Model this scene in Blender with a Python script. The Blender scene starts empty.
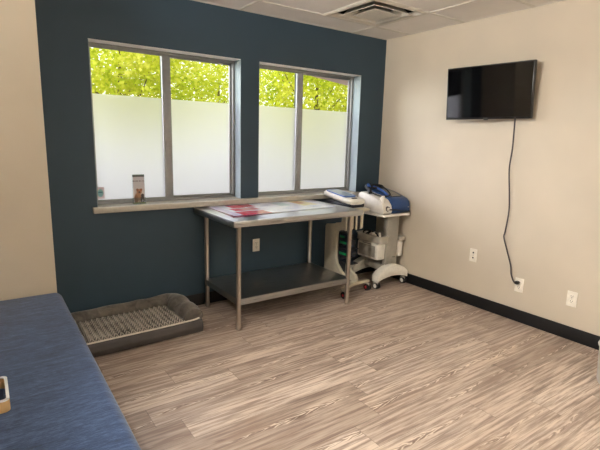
import bpy, bmesh, math, random
from mathutils import Vector, Matrix
random.seed(7)
SC = bpy.context.scene
COL = SC.collection
FILM_FWD, SKY, SUN = .9, 2.1, 7.5
H = 2.458                     # ceiling height

# ------------------------------------------------------------------ materials
class NT:
    """tiny node-tree helper"""
    def __init__(s, name):
        s.m = bpy.data.materials.new(name); s.m.use_nodes = True
        s.t = s.m.node_tree; s.n = s.t.nodes; s.l = s.t.links
        s.b = s.n['Principled BSDF']; s.out = s.n['Material Output']
    def new(s, typ, **kw):
        n = s.n.new(typ)
        for k, v in kw.items(): setattr(n, k, v)
        return n
    def put(s, sock, v):
        if isinstance(v, bpy.types.NodeSocket): s.l.new(v, sock)
        elif v is not None: sock.default_value = v
    def math(s, op, a, b=None, c=None, clamp=False):
        n = s.new('ShaderNodeMath', operation=op); n.use_clamp = clamp
        s.put(n.inputs[0], a); s.put(n.inputs[1], b); s.put(n.inputs[2], c)
        return n.outputs[0]
    def coord(s, kind='Object'):
        return s.new('ShaderNodeTexCoord').outputs[kind]
    def sep(s, v):
        n = s.new('ShaderNodeSeparateXYZ'); s.put(n.inputs[0], v); return n.outputs
    def comb(s, x=0., y=0., z=0.):
        n = s.new('ShaderNodeCombineXYZ')
        for i, v in enumerate((x, y, z)): s.put(n.inputs[i], v)
        return n.outputs[0]
    def scale(s, v, sc):
        n = s.new('ShaderNodeVectorMath', operation='MULTIPLY'); s.put(n.inputs[0], v); n.inputs[1].default_value = sc
        return n.outputs[0]
    def noise(s, v, scale=1., detail=3., rough=.5, dist=0.):
        n = s.new('ShaderNodeTexNoise'); s.put(n.inputs['Vector'], v)
        n.inputs['Scale'].default_value = scale; n.inputs['Detail'].default_value = detail
        n.inputs['Roughness'].default_value = rough; n.inputs['Distortion'].default_value = dist
        return n.outputs[0]
    def white(s, v):
        n = s.new('ShaderNodeTexWhiteNoise', noise_dimensions='3D'); s.put(n.inputs['Vector'], v)
        return n.outputs
    def ramp(s, f, stops):
        n = s.new('ShaderNodeValToRGB'); s.put(n.inputs[0], f)
        e = n.color_ramp.elements
        while len(e) > 1: e.remove(e[-1])
        e[0].position = stops[0][0]; e[0].color = (*stops[0][1], 1)
        for p, c in stops[1:]:
            x = e.new(p); x.color = (*c, 1)
        return n.outputs[0]
    def mix(s, f, a, b):
        n = s.new('ShaderNodeMix', data_type='RGBA'); s.put(n.inputs['Factor'], f)
        for k, v in ((6, a), (7, b)):
            s.put(n.inputs[k], v if isinstance(v, bpy.types.NodeSocket) else (*v, 1))
        return n.outputs[2]
    def step(s, v, a, b):
        n = s.new('ShaderNodeMapRange', interpolation_type='SMOOTHSTEP')
        s.put(n.inputs[0], v); n.inputs[1].default_value = a; n.inputs[2].default_value = b
        return n.outputs[0]
    def bump(s, h, strength=.2, dist=.01):
        n = s.new('ShaderNodeBump'); n.inputs['Strength'].default_value = strength
        n.inputs['Distance'].default_value = dist; s.put(n.inputs['Height'], h)
        s.l.new(n.outputs[0], s.b.inputs['Normal'])
    def set(s, col=None, rough=None, metal=None, **kw):
        if col is not None: s.put(s.b.inputs['Base Color'], col if isinstance(col, bpy.types.NodeSocket) else (*col, 1))
        if rough is not None: s.put(s.b.inputs['Roughness'], rough)
        if metal is not None: s.b.inputs['Metallic'].default_value = metal
        for k, v in kw.items(): s.put(s.b.inputs[k.replace('_', ' ')], v)
        return s.m

def srgb(r, g, b):
    f = lambda c: c / 12.92 if c <= .04045 else ((c + .055) / 1.055) ** 2.4
    return tuple(f(c / 255) for c in (r, g, b))

def plain(name, col, rough=.5, metal=0., var=.06, scale=30., **kw):
    """procedural plain surface: slight mottling so it is never dead flat"""
    t = NT(name)
    f = t.noise(t.coord(), scale, 4)
    lo = tuple(c * (1 - var) for c in col); hi = tuple(min(1, c * (1 + var)) for c in col)
    return t.set(t.ramp(f, [(.3, lo), (.7, hi)]), rough, metal, **kw)

def wall_paint(name, col, bump=.12, rough=.6):
    t = NT(name); c = t.coord()
    f = t.noise(c, 3, 2); g = t.noise(c, 160, 3)
    t.set(t.ramp(f, [(.3, tuple(x * .97 for x in col)), (.7, tuple(x * 1.03 for x in col))]), rough)
    t.bump(g, bump, .004)
    return t.m

M = {}
M['beige'] = wall_paint('beige_paint', srgb(202, 191, 172))
M['teal'] = wall_paint('teal_paint', srgb(47, 68, 82))
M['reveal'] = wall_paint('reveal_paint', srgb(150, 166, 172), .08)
M['head'] = wall_paint('head_paint', srgb(244, 242, 240), .05)
M['base'] = plain('black_vinyl_base', srgb(11, 11, 14), .55)
M['sill'] = plain('sill_beige', srgb(192, 187, 176), .18)
M['white_frame'] = plain('window_aluminium', srgb(150, 152, 152), .35)
M['tile'] = None
t = NT('ceiling_tile'); c = t.coord()
f = t.noise(c, 220, 4, .7); g = t.noise(c, 4, 2)
t.set(t.mix(t.step(f, .62, .72), t.ramp(g, [(.3, srgb(240, 236, 230)), (.7, srgb(246, 242, 236))]), srgb(214, 210, 204)), .9)
t.bump(f, .15, .003); M['tile'] = t.m
M['tbar'] = plain('t_bar_white', srgb(226, 222, 212), .5)
M['white_metal'] = plain('white_enamel', srgb(222, 217, 205), .4)
M['white_plastic'] = plain('white_plastic', srgb(226, 222, 212), .35)
M['grey_plastic'] = plain('grey_plastic', srgb(176, 170, 158), .4)
M['cart_beige'] = plain('cart_beige', srgb(196, 188, 168), .4)
M['tag_grey'] = plain('tag_grey', srgb(90, 88, 84), .5)
M['black'] = plain('black_plastic', srgb(20, 20, 22), .4)
M['rubber'] = plain('black_rubber', srgb(28, 27, 28), .7)
M['duct'] = plain('duct_dark', srgb(46, 43, 40), .8)
M['blue'] = plain('blue_plastic', srgb(28, 66, 118), .32)
M['blue_light'] = plain('blue_rim', srgb(52, 96, 170), .3)
M['navy'] = plain('navy_plastic', srgb(18, 26, 40), .4)
M['vent'] = plain('vent_grey', srgb(58, 58, 56), .6)
M['screen_grey'] = plain('pad_screen', srgb(150, 166, 176), .15)
M['panel_grey'] = plain('panel_grey', srgb(152, 148, 138), .5)
M['red'] = plain('red_cap', srgb(178, 24, 34), .4)
M['green'] = plain('green_plastic', srgb(20, 140, 78), .4)
M['tv_body'] = plain('tv_bezel', srgb(14, 14, 15), .3)
M['tv_screen'] = plain('tv_screen', srgb(6, 6, 8), .05, var=.02, Specular_IOR_Level=.75)
M['cord_grey'] = plain('cord_dark', srgb(58, 48, 52), .5)
M['slot'] = plain('slot_dark', srgb(40, 36, 32), .6)
M['plate'] = plain('outlet_white', srgb(236, 230, 216), .35)
M['screw'] = plain('screw_metal', srgb(180, 176, 168), .35, .8)
M['bin'] = plain('bin_grey', srgb(196, 196, 190), .45)
M['wood'] = plain('tray_wood', srgb(206, 168, 116), .5, var=.15, scale=14)
M['rim'] = plain('tray_rim', srgb(226, 228, 230), .3)
M['lining'] = plain('tray_lining', srgb(48, 62, 90), .9)
M['plinth'] = plain('bench_plinth', srgb(70, 66, 62), .6)
M['ground'] = plain("pale_gravel", srgb(128, 126, 118), .9, var=.15, scale=9)
M['bark'] = plain('tree_bark', srgb(96, 78, 60), .9, var=.3, scale=12)
M['fascia'] = plain('fascia_pink', srgb(214, 178, 168), .7)
M['stucco'] = plain('stucco_outside', srgb(190, 176, 156), .8)

# brushed stainless steel
t = NT('stainless_steel'); c = t.coord()
f = t.noise(t.scale(c, (6, 220, 220)), 1, 3)
t.set(t.ramp(f, [(.3, srgb(164, 165, 166)), (.7, srgb(190, 191, 192))]), t.math('MULTIPLY_ADD', f, .18, .22), 1.0)
M['steel'] = t.m
t = NT('steel_tube'); c = t.coord()
f = t.noise(t.scale(c, (200, 200, 8)), 1, 3)
t.set(t.ramp(f, [(.3, srgb(180, 172, 162)), (.7, srgb(204, 196, 186))]), .28, 1.0)
M['tube'] = t.m

# vinyl plank floor with cathedral streaks
def floor_mat():
    t = NT('vinyl_plank'); P = t.coord(); x, y, z = t.sep(P)
    W, L = .178, 1.22
    yy = t.math('DIVIDE', t.math('ADD', y, 1.312), W)
    row = t.math('FLOOR', yy); fy = t.math('FRACT', yy)
    off = t.white(t.comb(row, 3.7, 0))[0]
    off = t.math('MULTIPLY', t.math('GREATER_THAN', t.math('ABSOLUTE', t.math('ADD', row, 1.)), .5), off)
    xx = t.math('ADD', t.math('DIVIDE', t.math('ADD', x, 2.927), L), off)
    colm = t.math('FLOOR', xx); fx = t.math('FRACT', xx)
    wn = t.white(t.comb(row, colm, 1.3)); v = wn[0]
    cr, cg, cb = t.sep(wn[1])
    shift = t.math('MULTIPLY', v, 37.)
    # base tone
    base = t.ramp(v, [(0, srgb(160, 144, 130)), (.35, srgb(200, 182, 165)), (.7, srgb(182, 166, 152)), (1, srgb(212, 196, 180))])
    # long soft grain
    g1 = t.noise(t.comb(t.math('ADD', t.math('MULTIPLY', x, 2.6), shift), t.math('MULTIPLY', y, 52.), shift), 1, 6, .68, .3)
    g2 = t.noise(t.comb(t.math('ADD', t.math('MULTIPLY', x, 1.3), shift), t.math('MULTIPLY', y, 9.), cg), 1.6, 3, .55, .4)
    col = t.mix(t.step(g1, .38, .62), t.mix(.85, base, srgb(122, 102, 90)), base)
    col = t.mix(t.math('MULTIPLY', t.step(g2, .5, .8), .5), col, srgb(212, 194, 176))
    col = t.mix(t.math('MULTIPLY', t.step(g2, .5, .25), .55), col, srgb(136, 112, 97))
    # zebra cathedral streak
    wob = t.noise(t.comb(t.math('ADD', t.math('MULTIPLY', x, 3.4), shift), shift, 0), 1, 3, .6)
    u = t.math('SUBTRACT', t.math('SUBTRACT', fy, .5), t.math('MULTIPLY', t.math('SUBTRACT', cr, .5), .45))
    u = t.math('ADD', u, t.math('MULTIPLY', t.math('SUBTRACT', wob, .5), .5))
    au = t.math('ABSOLUTE', u)
    wid = t.noise(t.comb(t.math('ADD', t.math('MULTIPLY', x, 2.1), t.math('MULTIPLY', cb, 50.)), shift, 5.), 1, 2)
    wid = t.math('MULTIPLY', t.step(wid, .36, .74), .15)
    band = t.step(t.math('SUBTRACT', wid, au), -.01, .05)
    band = t.math('MULTIPLY', band, t.math('GREATER_THAN', cb, .15))
    jag = t.noise(t.comb(t.math('MULTIPLY', x, 14.), t.math('MULTIPLY', y, 60.), shift), 1, 3)
    ph = t.math('ADD', t.math('MULTIPLY', au, 70.), t.math('ADD', t.math('MULTIPLY', x, 60.), t.math('MULTIPLY', jag, 9.)))
    st = t.math('SINE', ph)
    white = t.math('MULTIPLY', t.step(st, .35, .85), band)
    dark = t.math('MULTIPLY', t.step(st, -.2, -.8), band)
    col = t.mix(t.math('MULTIPLY', dark, .6), col, srgb(104, 82, 70))
    col = t.mix(t.math('MULTIPLY', white, .7), col, srgb(226, 212, 194))
    # knots
    kn = t.noise(t.comb(t.math('MULTIPLY', x, 5.), t.math('MULTIPLY', y, 13.), 2.), 1, 1)
    col = t.mix(t.math('MULTIPLY', t.step(kn, .72, .8), .6), col, srgb(88, 68, 58))
    seam = t.math('MAXIMUM', t.math('LESS_THAN', fy, .012), t.math('LESS_THAN', fx, .0022))
    col = t.mix(t.math('MULTIPLY', seam, .6), col, srgb(70, 56, 48))
    rough = t.math('MULTIPLY_ADD', g1, .18, .24)
    t.set(col, rough)
    t.bump(t.math('SUBTRACT', g1, t.math('MULTIPLY', seam, 1.5)), .1, .003)
    return t.m
M['floor'] = floor_mat()

# heathered blue bench fabric
t = NT('heather_blue_fabric'); P = t.coord(); x, y, z = t.sep(P)
a = t.noise(t.comb(t.math('MULTIPLY', x, 42.), t.math('MULTIPLY', y, 260.), z), 1, 5, .7)
b = t.noise(t.comb(t.math('MULTIPLY', x, 9.), t.math('MULTIPLY', y, 70.), z), 1, 4, .65)
c = t.noise(t.scale(P, (420, 420, 420)), 1, 2)
k = t.math('ADD', t.math('MULTIPLY', a, .5), t.math('ADD', t.math('MULTIPLY', b, .35), t.math('MULTIPLY', c, .15)))
t.set(t.ramp(k, [(.36, srgb(22, 38, 64)), (.5, srgb(48, 72, 110)), (.64, srgb(86, 110, 148))]), .9, Sheen_Weight=.2, Sheen_Roughness=.5)
t.bump(t.math('ADD', a, c), .15, .002); M['fabric'] = t.m

# plush dog bed
t = NT('grey_plush'); P = t.coord()
f = t.noise(P, 16, 4, .6, .6); g = t.noise(P, 240, 2)
t.set(t.ramp(f, [(.3, srgb(78, 72, 66)), (.7, srgb(124, 116, 106))]), .95, Sheen_Weight=.4, Sheen_Roughness=.4)
t.bump(t.math('ADD', f, t.math('MULTIPLY', g, .3)), .3, .01); M['plush'] = t.m
t = NT('wavy_plush_mat'); P = t.coord(); x, y, z = t.sep(P)
h = t.noise(P, 60, 3); h2 = t.noise(P, 9, 2)
tr_x = t.math('ABSOLUTE', t.math('SUBTRACT', t.math('MULTIPLY', t.math('FRACT', t.math('DIVIDE', x, .038)), 2.), 1.))
ph = t.math('ADD', t.math('DIVIDE', y, .036), t.math('ADD', tr_x, t.math('MULTIPLY', h2, .8)))
wv = t.math('MULTIPLY_ADD', t.math('SINE', t.math('MULTIPLY', ph, 2 * math.pi)), .5, .5)
colv = t.math('ABSOLUTE', t.math('SINE', t.math('MULTIPLY', x, math.pi / .038)))
k = t.math('ADD', t.math('MULTIPLY', wv, .6), t.math('ADD', t.math('MULTIPLY', colv, .3), t.math('MULTIPLY', t.math('SUBTRACT', h, .5), .4)))
t.set(t.ramp(k, [(.22, srgb(48, 44, 40)), (.78, srgb(180, 172, 160))]), .95, Sheen_Weight=.3)
M['mat'] = t.m
M['piping'] = plain('pale_piping', srgb(214, 206, 192), .8)
M['satin'] = plain('dark_satin_front', srgb(70, 66, 64), .5, var=.2, scale=10)

# brochure print: pale card, puppies
def blob(t, x, z, cx, cz, rx, rz, soft=.25):
    dx = t.math('DIVIDE', t.math('SUBTRACT', x, cx), rx); dz = t.math('DIVIDE', t.math('SUBTRACT', z, cz), rz)
    d = t.math('SQRT', t.math('ADD', t.math('MULTIPLY', dx, dx), t.math('MULTIPLY', dz, dz)))
    return t.step(d, 1 + soft, 1 - soft)
t = NT('puppy_brochure_print'); x, y, z = t.sep(t.coord())
n = t.noise(t.coord(), 90, 3)
col = t.mix(t.step(z, 0, .21), srgb(206, 200, 196), srgb(196, 196, 204))
col = t.mix(t.math('MULTIPLY', t.math('MULTIPLY', t.math('GREATER_THAN', z, .168), t.math('LESS_THAN', z, .178)), t.step(t.noise(t.scale(t.coord(), (260, 1, 1)), 1, 1), .4, .6)), col, srgb(90, 88, 96))
for cx, cz, rx, rz, cc in ((-.008, .045, .026, .04, (176, 132, 96)), (-.022, .035, .014, .034, (150, 104, 74)), (.002, .092, .02, .02, (168, 122, 90)),
                           (-.012, .106, .009, .01, (140, 92, 66)), (.017, .106, .009, .01, (140, 92, 66)), (.003, .088, .008, .007, (66, 46, 40)),
                           (.026, .03, .015, .03, (38, 36, 42)), (.026, .062, .012, .013, (48, 46, 52)), (.0, .012, .012, .012, (222, 196, 166)), (.026, .02, .006, .01, (200, 196, 196))):
    col = t.mix(blob(t, x, z, cx, cz, rx, rz), col, t.ramp(n, [(.3, tuple(q * .8 for q in srgb(*cc))), (.7, srgb(*cc))]))
col = t.mix(t.math('LESS_THAN', z, .008), col, srgb(140, 150, 60))
col = t.mix(t.math('GREATER_THAN', z, .205), col, srgb(70, 84, 80))
M['brochure'] = t.set(col, .3)
t = NT('sticker_print'); x, y, z = t.sep(t.coord())
col = t.mix(blob(t, x, z, 0, .043, .021, .03, .12), srgb(226, 206, 214), srgb(150, 200, 206))
col = t.mix(t.math('MULTIPLY', t.math('LESS_THAN', t.math('ABSOLUTE', t.math('SUBTRACT', z, .048)), .004), t.math('LESS_THAN', t.math('ABSOLUTE', x), .015)), col, srgb(90, 140, 160))
M['sticker'] = t.set(col, .4)

# laminated chart lying on the steel table (x runs 0..1.05 from its left edge, y 0..-.53 from its back edge)
t = NT('chart_print'); x, y, z = t.sep(t.coord())
n = t.noise(t.coord(), 7, 4, .6)
col = t.ramp(n, [(.3, srgb(196, 208, 240)), (.5, srgb(232, 236, 248)), (.7, srgb(206, 212, 244))])
def rect(x0, x1, y0, y1):
    e = t.math('MULTIPLY', t.math('MULTIPLY', t.math('GREATER_THAN', x, x0), t.math('LESS_THAN', x, x1)),
               t.math('MULTIPLY', t.math('GREATER_THAN', y, y0), t.math('LESS_THAN', y, y1)))
    return e
for x0, x1, y0, y1, cc in ((.01, .08, -.53, -.03, (206, 200, 236)), (.17, .29, -.18, -.02, (222, 34, 74)), (.28, .40, -.16, -.02, (190, 30, 56)),
                           (.12, .21, -.34, -.2, (216, 70, 96)), (.21, .30, -.34, -.2, (214, 150, 150)), (.30, .36, -.32, -.18, (186, 96, 110)),
                           (.09, .23, -.52, -.36, (222, 30, 70)), (.23, .35, -.52, -.36, (176, 26, 52)),
                           (.80, .96, -.3, -.02, (226, 214, 160)), (.82, .9, -.2, -.06, (206, 150, 120)), (.60, .72, -.24, -.06, (190, 216, 226))):
    soft = t.noise(t.coord(), 22, 2)
    col = t.mix(t.math('MULTIPLY', rect(x0, x1, y0, y1), t.math('MULTIPLY_ADD', soft, .5, .6), clamp=True), col, srgb(*cc))
edge = t.math('MAXIMUM', t.math('LESS_THAN', x, .012), t.math('LESS_THAN', y, -.522))
col = t.mix(edge, col, srgb(150, 40, 90))
M['chart'] = t.set(col, .22)

# leaves: sunlit, translucent
t = NT('tree_leaf'); P = t.coord()
f = t.noise(P, 1.4, 4, .6)
colr = t.ramp(f, [(.3, srgb(150, 172, 44)), (.5, srgb(206, 208, 64)), (.72, srgb(244, 236, 116))])
d = t.new('ShaderNodeBsdfDiffuse'); tr = t.new('ShaderNodeBsdfTranslucent'); mx = t.new('ShaderNodeMixShader')
t.l.new(colr, d.inputs[0]); t.l.new(colr, tr.inputs[0]); mx.inputs[0].default_value = .55
t.l.new(d.outputs[0], mx.inputs[1]); t.l.new(tr.outputs[0], mx.inputs[2]); t.l.new(mx.outputs[0], t.out.inputs[0])
M['leaf'] = t.m
# clear glass pane
t = NT('clear_glass'); tr = t.new('ShaderNodeBsdfTransparent'); gl = t.new('ShaderNodeBsdfGlossy'); mx = t.new('ShaderNodeMixShader')
gl.inputs['Roughness'].default_value = .02; tr.inputs[0].default_value = (.96, .98, .96, 1)
fr = t.new('ShaderNodeFresnel'); fr.inputs[0].default_value = 1.12
t.l.new(fr.outputs[0], mx.inputs[0]); t.l.new(tr.outputs[0], mx.inputs[1]); t.l.new(gl.outputs[0], mx.inputs[2])
t.l.new(mx.outputs[0], t.out.inputs[0]); M['glass'] = t.m
# frosted privacy film: part diffuse transmission, part wide forward scatter
t = NT('frosted_film'); tr = t.new('ShaderNodeBsdfTranslucent'); rf = t.new('ShaderNodeBsdfRefraction'); mx = t.new('ShaderNodeMixShader')
n = t.noise(t.coord(), 1.3, 2)
cc = t.ramp(n, [(.35, (.86, .84, .87)), (.65, (.90, .87, .87))])
t.l.new(cc, tr.inputs[0]); rf.inputs['Color'].default_value = (.97, .94, 1., 1); rf.inputs['Roughness'].default_value = .5; rf.inputs['IOR'].default_value = 1.3
mx.inputs[0].default_value = FILM_FWD
t.l.new(tr.outputs[0], mx.inputs[1]); t.l.new(rf.outputs[0], mx.inputs[2]); t.l.new(mx.outputs[0], t.out.inputs[0]); M['film'] = t.m
# acrylic
t = NT('clear_acrylic'); tr = t.new('ShaderNodeBsdfTransparent'); gl = t.new('ShaderNodeBsdfGlossy'); mx = t.new('ShaderNodeMixShader')
gl.inputs['Roughness'].default_value = .05; tr.inputs[0].default_value = (.86, .9, .92, 1); mx.inputs[0].default_value = .1
t.l.new(tr.outputs[0], mx.inputs[1]); t.l.new(gl.outputs[0], mx.inputs[2]); t.l.new(mx.outputs[0], t.out.inputs[0]); M['acrylic'] = t.m
# lamp diffuser of the added, unseen fill pendants
FILL = 48.
t = NT('fill_diffuser'); e = t.new('ShaderNodeEmission'); e.inputs[0].default_value = (1., .96, .91, 1); e.inputs[1].default_value = FILL
t.l.new(e.outputs[0], t.out.inputs[0]); M['fill_lamp'] = t.m

# ------------------------------------------------------------------ geometry
ORG = {}
class MB:
    def __init__(s): s.bm = bmesh.new()
    def _add(s, b):
        me = bpy.data.meshes.new('tmp'); b.to_mesh(me); b.free(); s.bm.from_mesh(me); bpy.data.meshes.remove(me); return s
    def box(s, x0, x1, y0, y1, z0, z1, bev=0., seg=2, mat=None):
        b = bmesh.new(); bmesh.ops.create_cube(b, size=1)
        for v in b.verts:
            v.co = Vector(((x0 + x1) / 2 + v.co.x * (x1 - x0), (y0 + y1) / 2 + v.co.y * (y1 - y0), (z0 + z1) / 2 + v.co.z * (z1 - z0)))
        if bev: bmesh.ops.bevel(b, geom=b.edges[:], offset=bev, segments=seg, profile=.5, affect='EDGES')
        if mat: b.transform(mat)
        return s._add(b)
    def cyl(s, p0, p1, r0, r1=None, n=20, caps=True):
        p0, p1 = Vector(p0), Vector(p1); r1 = r0 if r1 is None else r1
        d = p1 - p0; b = bmesh.new()
        bmesh.ops.create_cone(b, cap_ends=caps, segments=n, radius1=r0, radius2=r1, depth=d.length)
        b.transform(Matrix.Translation((p0 + p1) / 2) @ d.to_track_quat('Z', 'Y').to_matrix().to_4x4())
        return s._add(b)
    def sphere(s, c, r, sc=(1, 1, 1), n=16):
        b = bmesh.new(); bmesh.ops.create_uvsphere(b, u_segments=n, v_segments=n // 2, radius=r)
        b.transform(Matrix.Translation(c) @ Matrix.Diagonal((*sc, 1))); return s._add(b)
    def tube(s, pts, r, n=10):
        """smooth tube through points; r a number or one per point"""
        pts = [Vector(p) for p in pts]; rs = r if isinstance(r, (list, tuple)) else [r] * len(pts)
        b = bmesh.new(); rings = []; nrm = None
        for i, p in enumerate(pts):
            tg = (pts[min(i + 1, len(pts) - 1)] - pts[max(i - 1, 0)]).normalized()
            if nrm is None: nrm = tg.orthogonal().normalized()
            nrm = (nrm - tg * nrm.dot(tg)).normalized(); bn = tg.cross(nrm)
            rings.append([b.verts.new(p + rs[i] * (math.cos(2 * math.pi * k / n) * nrm + math.sin(2 * math.pi * k / n) * bn)) for k in range(n)])
        for a, c in zip(rings, rings[1:]):
            for k in range(n): b.faces.new((a[k], a[(k + 1) % n], c[(k + 1) % n], c[k]))
        b.faces.new(rings[0][::-1]); b.faces.new(rings[-1]); return s._add(b)
    def prism(s, poly, axis, a0, a1, bev=0.):
        """polygon in the two other axes (xyz order) extruded along axis"""
        b = bmesh.new()
        def P(q, a):
            c = list(q); c.insert(axis, a); return Vector(c)
        f = b.faces.new([b.verts.new(P(q, a0)) for q in poly])
        r = bmesh.ops.extrude_face_region(b, geom=[f])
        d = Vector((0, 0, 0)); d[axis] = a1 - a0
        for v in r['geom']:
            if isinstance(v, bmesh.types.BMVert): v.co += d
        bmesh.ops.recalc_face_normals(b, faces=b.faces[:])
        if bev: bmesh.ops.bevel(b, geom=b.edges[:], offset=bev, segments=2, profile=.5, affect='EDGES')
        return s._add(b)
    def lathe(s, prof, c, n=32):
        b = bmesh.new(); rings = []
        for r, z in prof:
            rings.append([b.verts.new((c[0] + r * math.cos(2 * math.pi * k / n), c[1] + r * math.sin(2 * math.pi * k / n), c[2] + z)) for k in range(n)])
        for a, d in zip(rings, rings[1:]):
            for k in range(n): b.faces.new((a[k], a[(k + 1) % n], d[(k + 1) % n], d[k]))
        return s._add(b)
    def frame(s, axis, u0, u1, v0, v1, a0, a1, w, bev=0.):
        """rectangular ring in the plane across axis"""
        for (a, b_, c, d) in ((u0, u1, v0, v0 + w), (u0, u1, v1 - w, v1), (u0, u0 + w, v0 + w, v1 - w), (u1 - w, u1, v0 + w, v1 - w)):
            if axis == 1: s.box(a, b_, a0, a1, c, d, bev)
            elif axis == 0: s.box(a0, a1, a, b_, c, d, bev)
            else: s.box(a, b_, c, d, a0, a1, bev)
        return s
    def build(s, name, mat, parent=None, smooth=True, loc=None, subsurf=0):
        me = bpy.data.meshes.new(name); bmesh.ops.remove_doubles(s.bm, verts=s.bm.verts[:], dist=1e-6)
        org = ORG[parent.name] if parent else Vector(loc or (0, 0, 0))
        for v in s.bm.verts: v.co -= org
        s.bm.to_mesh(me); s.bm.free(); me.materials.append(mat)
        o = bpy.data.objects.new(name, me); COL.objects.link(o)
        if parent: o.parent = parent
        else: o.location = org
        ORG[o.name] = org
        if smooth:
            for p in me.polygons: p.use_smooth = True
            bm = bmesh.new(); bm.from_mesh(me)
            for e in bm.edges:
                e.smooth = not (len(e.link_faces) == 2 and e.calc_face_angle(0) > math.radians(38))
            bm.to_mesh(me); bm.free()
        if subsurf:
            m = o.modifiers.new('sub', 'SUBSURF'); m.levels = m.render_levels = subsurf
        return o

def tag(o, label, cat, group=None):
    o['label'] = label; o['category'] = cat
    if group: o['group'] = group
    return o
def thing(name, loc, label, cat, group=None):
    o = bpy.data.objects.new(name, None); o.location = loc; o.empty_display_size = .1; COL.objects.link(o)
    ORG[o.name] = Vector(loc); return tag(o, label, cat, group)
def struct(o, label=None, cat=None):
    o['kind'] = 'structure'
    if label: o['label'] = label
    if cat: o['category'] = cat
    return o

# ------------------------------------------------------------------ setting
X0, Y0 = -4.35, -5.7            # left and rear walls
WT = .20                        # window wall thickness
ZT, ZB = 2.0765, .9076
OPEN = ((-2.8538, -1.6755), (-1.5008, -.3242))
struct(MB().box(X0, 0, Y0, 0, -.06, 0).build('floor', M['floor'], smooth=False), 'grey brown vinyl plank floor with zebra grain', 'floor')
m = MB()
xs = [X0 - .2, OPEN[0][0], OPEN[0][1], OPEN[1][0], OPEN[1][1], .2]
m.box(xs[0], xs[5], 0, WT, -.06, ZB - .02).box(xs[0], xs[5], 0, WT, ZT, H + .3)
m.box(xs[0], xs[1], 0, WT, ZB - .02, ZT).box(xs[2], xs[3], 0, WT, ZB - .02, ZT).box(xs[4], xs[5], 0, WT, ZB - .02, ZT)
struct(m.build('wall_back', M['teal'], smooth=False), 'dark teal window wall', 'wall')
struct(MB().box(0, .15, Y0, 0, -.06, H + .3).build('wall_right', M['beige'], smooth=False), 'beige wall with the television', 'wall')
struct(MB().box(X0 - .15, X0, Y0, 0, -.06, H + .3).build('wall_left', M['beige'], smooth=False), 'beige wall along the bench', 'wall')
struct(MB().box(X0, 0, Y0 - .15, Y0, -.06, H + .3).build('wall_rear', M['beige'], smooth=False), 'beige wall behind the camera', 'wall')
struct(MB().box(X0, -3.207, -.47, 0, 0, H).build('wall_left_return', M['beige'], smooth=False), 'beige return wall at the head of the bench', 'wall')
# window linings
for i, (a, b) in enumerate(OPEN):
    n = i + 1
    w = bpy.data.objects.new('window_%d' % n, None); w.location = ((a + b) / 2, .13, ZB); COL.objects.link(w); ORG[w.name] = Vector(w.location)
    struct(w, ('left' if i == 0 else 'right') + ' sliding window in the teal wall with frosted lower glass', 'window')
    e = .003
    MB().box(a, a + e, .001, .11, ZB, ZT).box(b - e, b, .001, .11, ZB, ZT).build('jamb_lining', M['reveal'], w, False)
    MB().box(a, b, .001, .11, ZT - e, ZT).build('head_lining', M['head'], w, False)
    fw = .020
    MB().frame(1, a, b, ZB + .001, ZT - e, .112, .17, fw, .003).build('frame', M['white_frame'], w)
    mid = a + (.582 if i == 0 else .515)
    sl = MB().frame(1, a + fw - .006, mid + .034, ZB + .014, ZT - .016, .120, .140, .018, .003).build('sash', M['white_frame'], w)
    sr = MB().frame(1, mid - .034, b - fw + .006, ZB + .014, ZT - .016, .143, .163, .022, .003).build('sash', M['white_frame'], w)
    FZ = 1.722
    for (s_, u0, u1, yg) in ((sl, a + fw + .008, mid + .018, .130), (sr, mid - .014, b - fw - .012, .153)):
        MB().box(u0, u1, yg - .002, yg + .002, ZB + .028, ZT - .03).build('glass_pane', M['glass'], s_, False)
        MB().box(u0, u1, yg - .0042, yg - .0026, ZB + .028, FZ).build('frosted_film', M['film'], s_, False)
    MB().box(mid - .034, mid + .034, .118, .1405, ZB + .014, ZT - .016, .003).box(mid - .034, mid + .034, .1435, .164, ZB + .014, ZT - .016, .003).build('meeting_stile', M['white_frame'], w)
    MB().box(mid + .012, mid + .028, .110, .121, ZB + .05, ZB + .10, .002).build('latch', M['white_frame'], w)
# sill across both windows
m = MB()
m.box(OPEN[0][0] - .035, OPEN[1][1] + .035, -.048, .001, ZB - .045, ZB, .006)
for a, b in OPEN: m.box(a, b, -.002, .185, ZB - .018, ZB)
struct(m.build('trim_1', M['sill']), 'beige window sill running under both windows', 'trim')
# baseboards
struct(MB().box(-.012, 0, Y0, 0, 0, .1016, .002).build('baseboard_right', M['base']), 'black cove base on the beige wall', 'baseboard')
struct(MB().box(-3.207, 0, -.012, 0, 0, .1016, .002).build('baseboard_back', M['base']), 'black cove base on the teal wall', 'baseboard')
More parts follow.
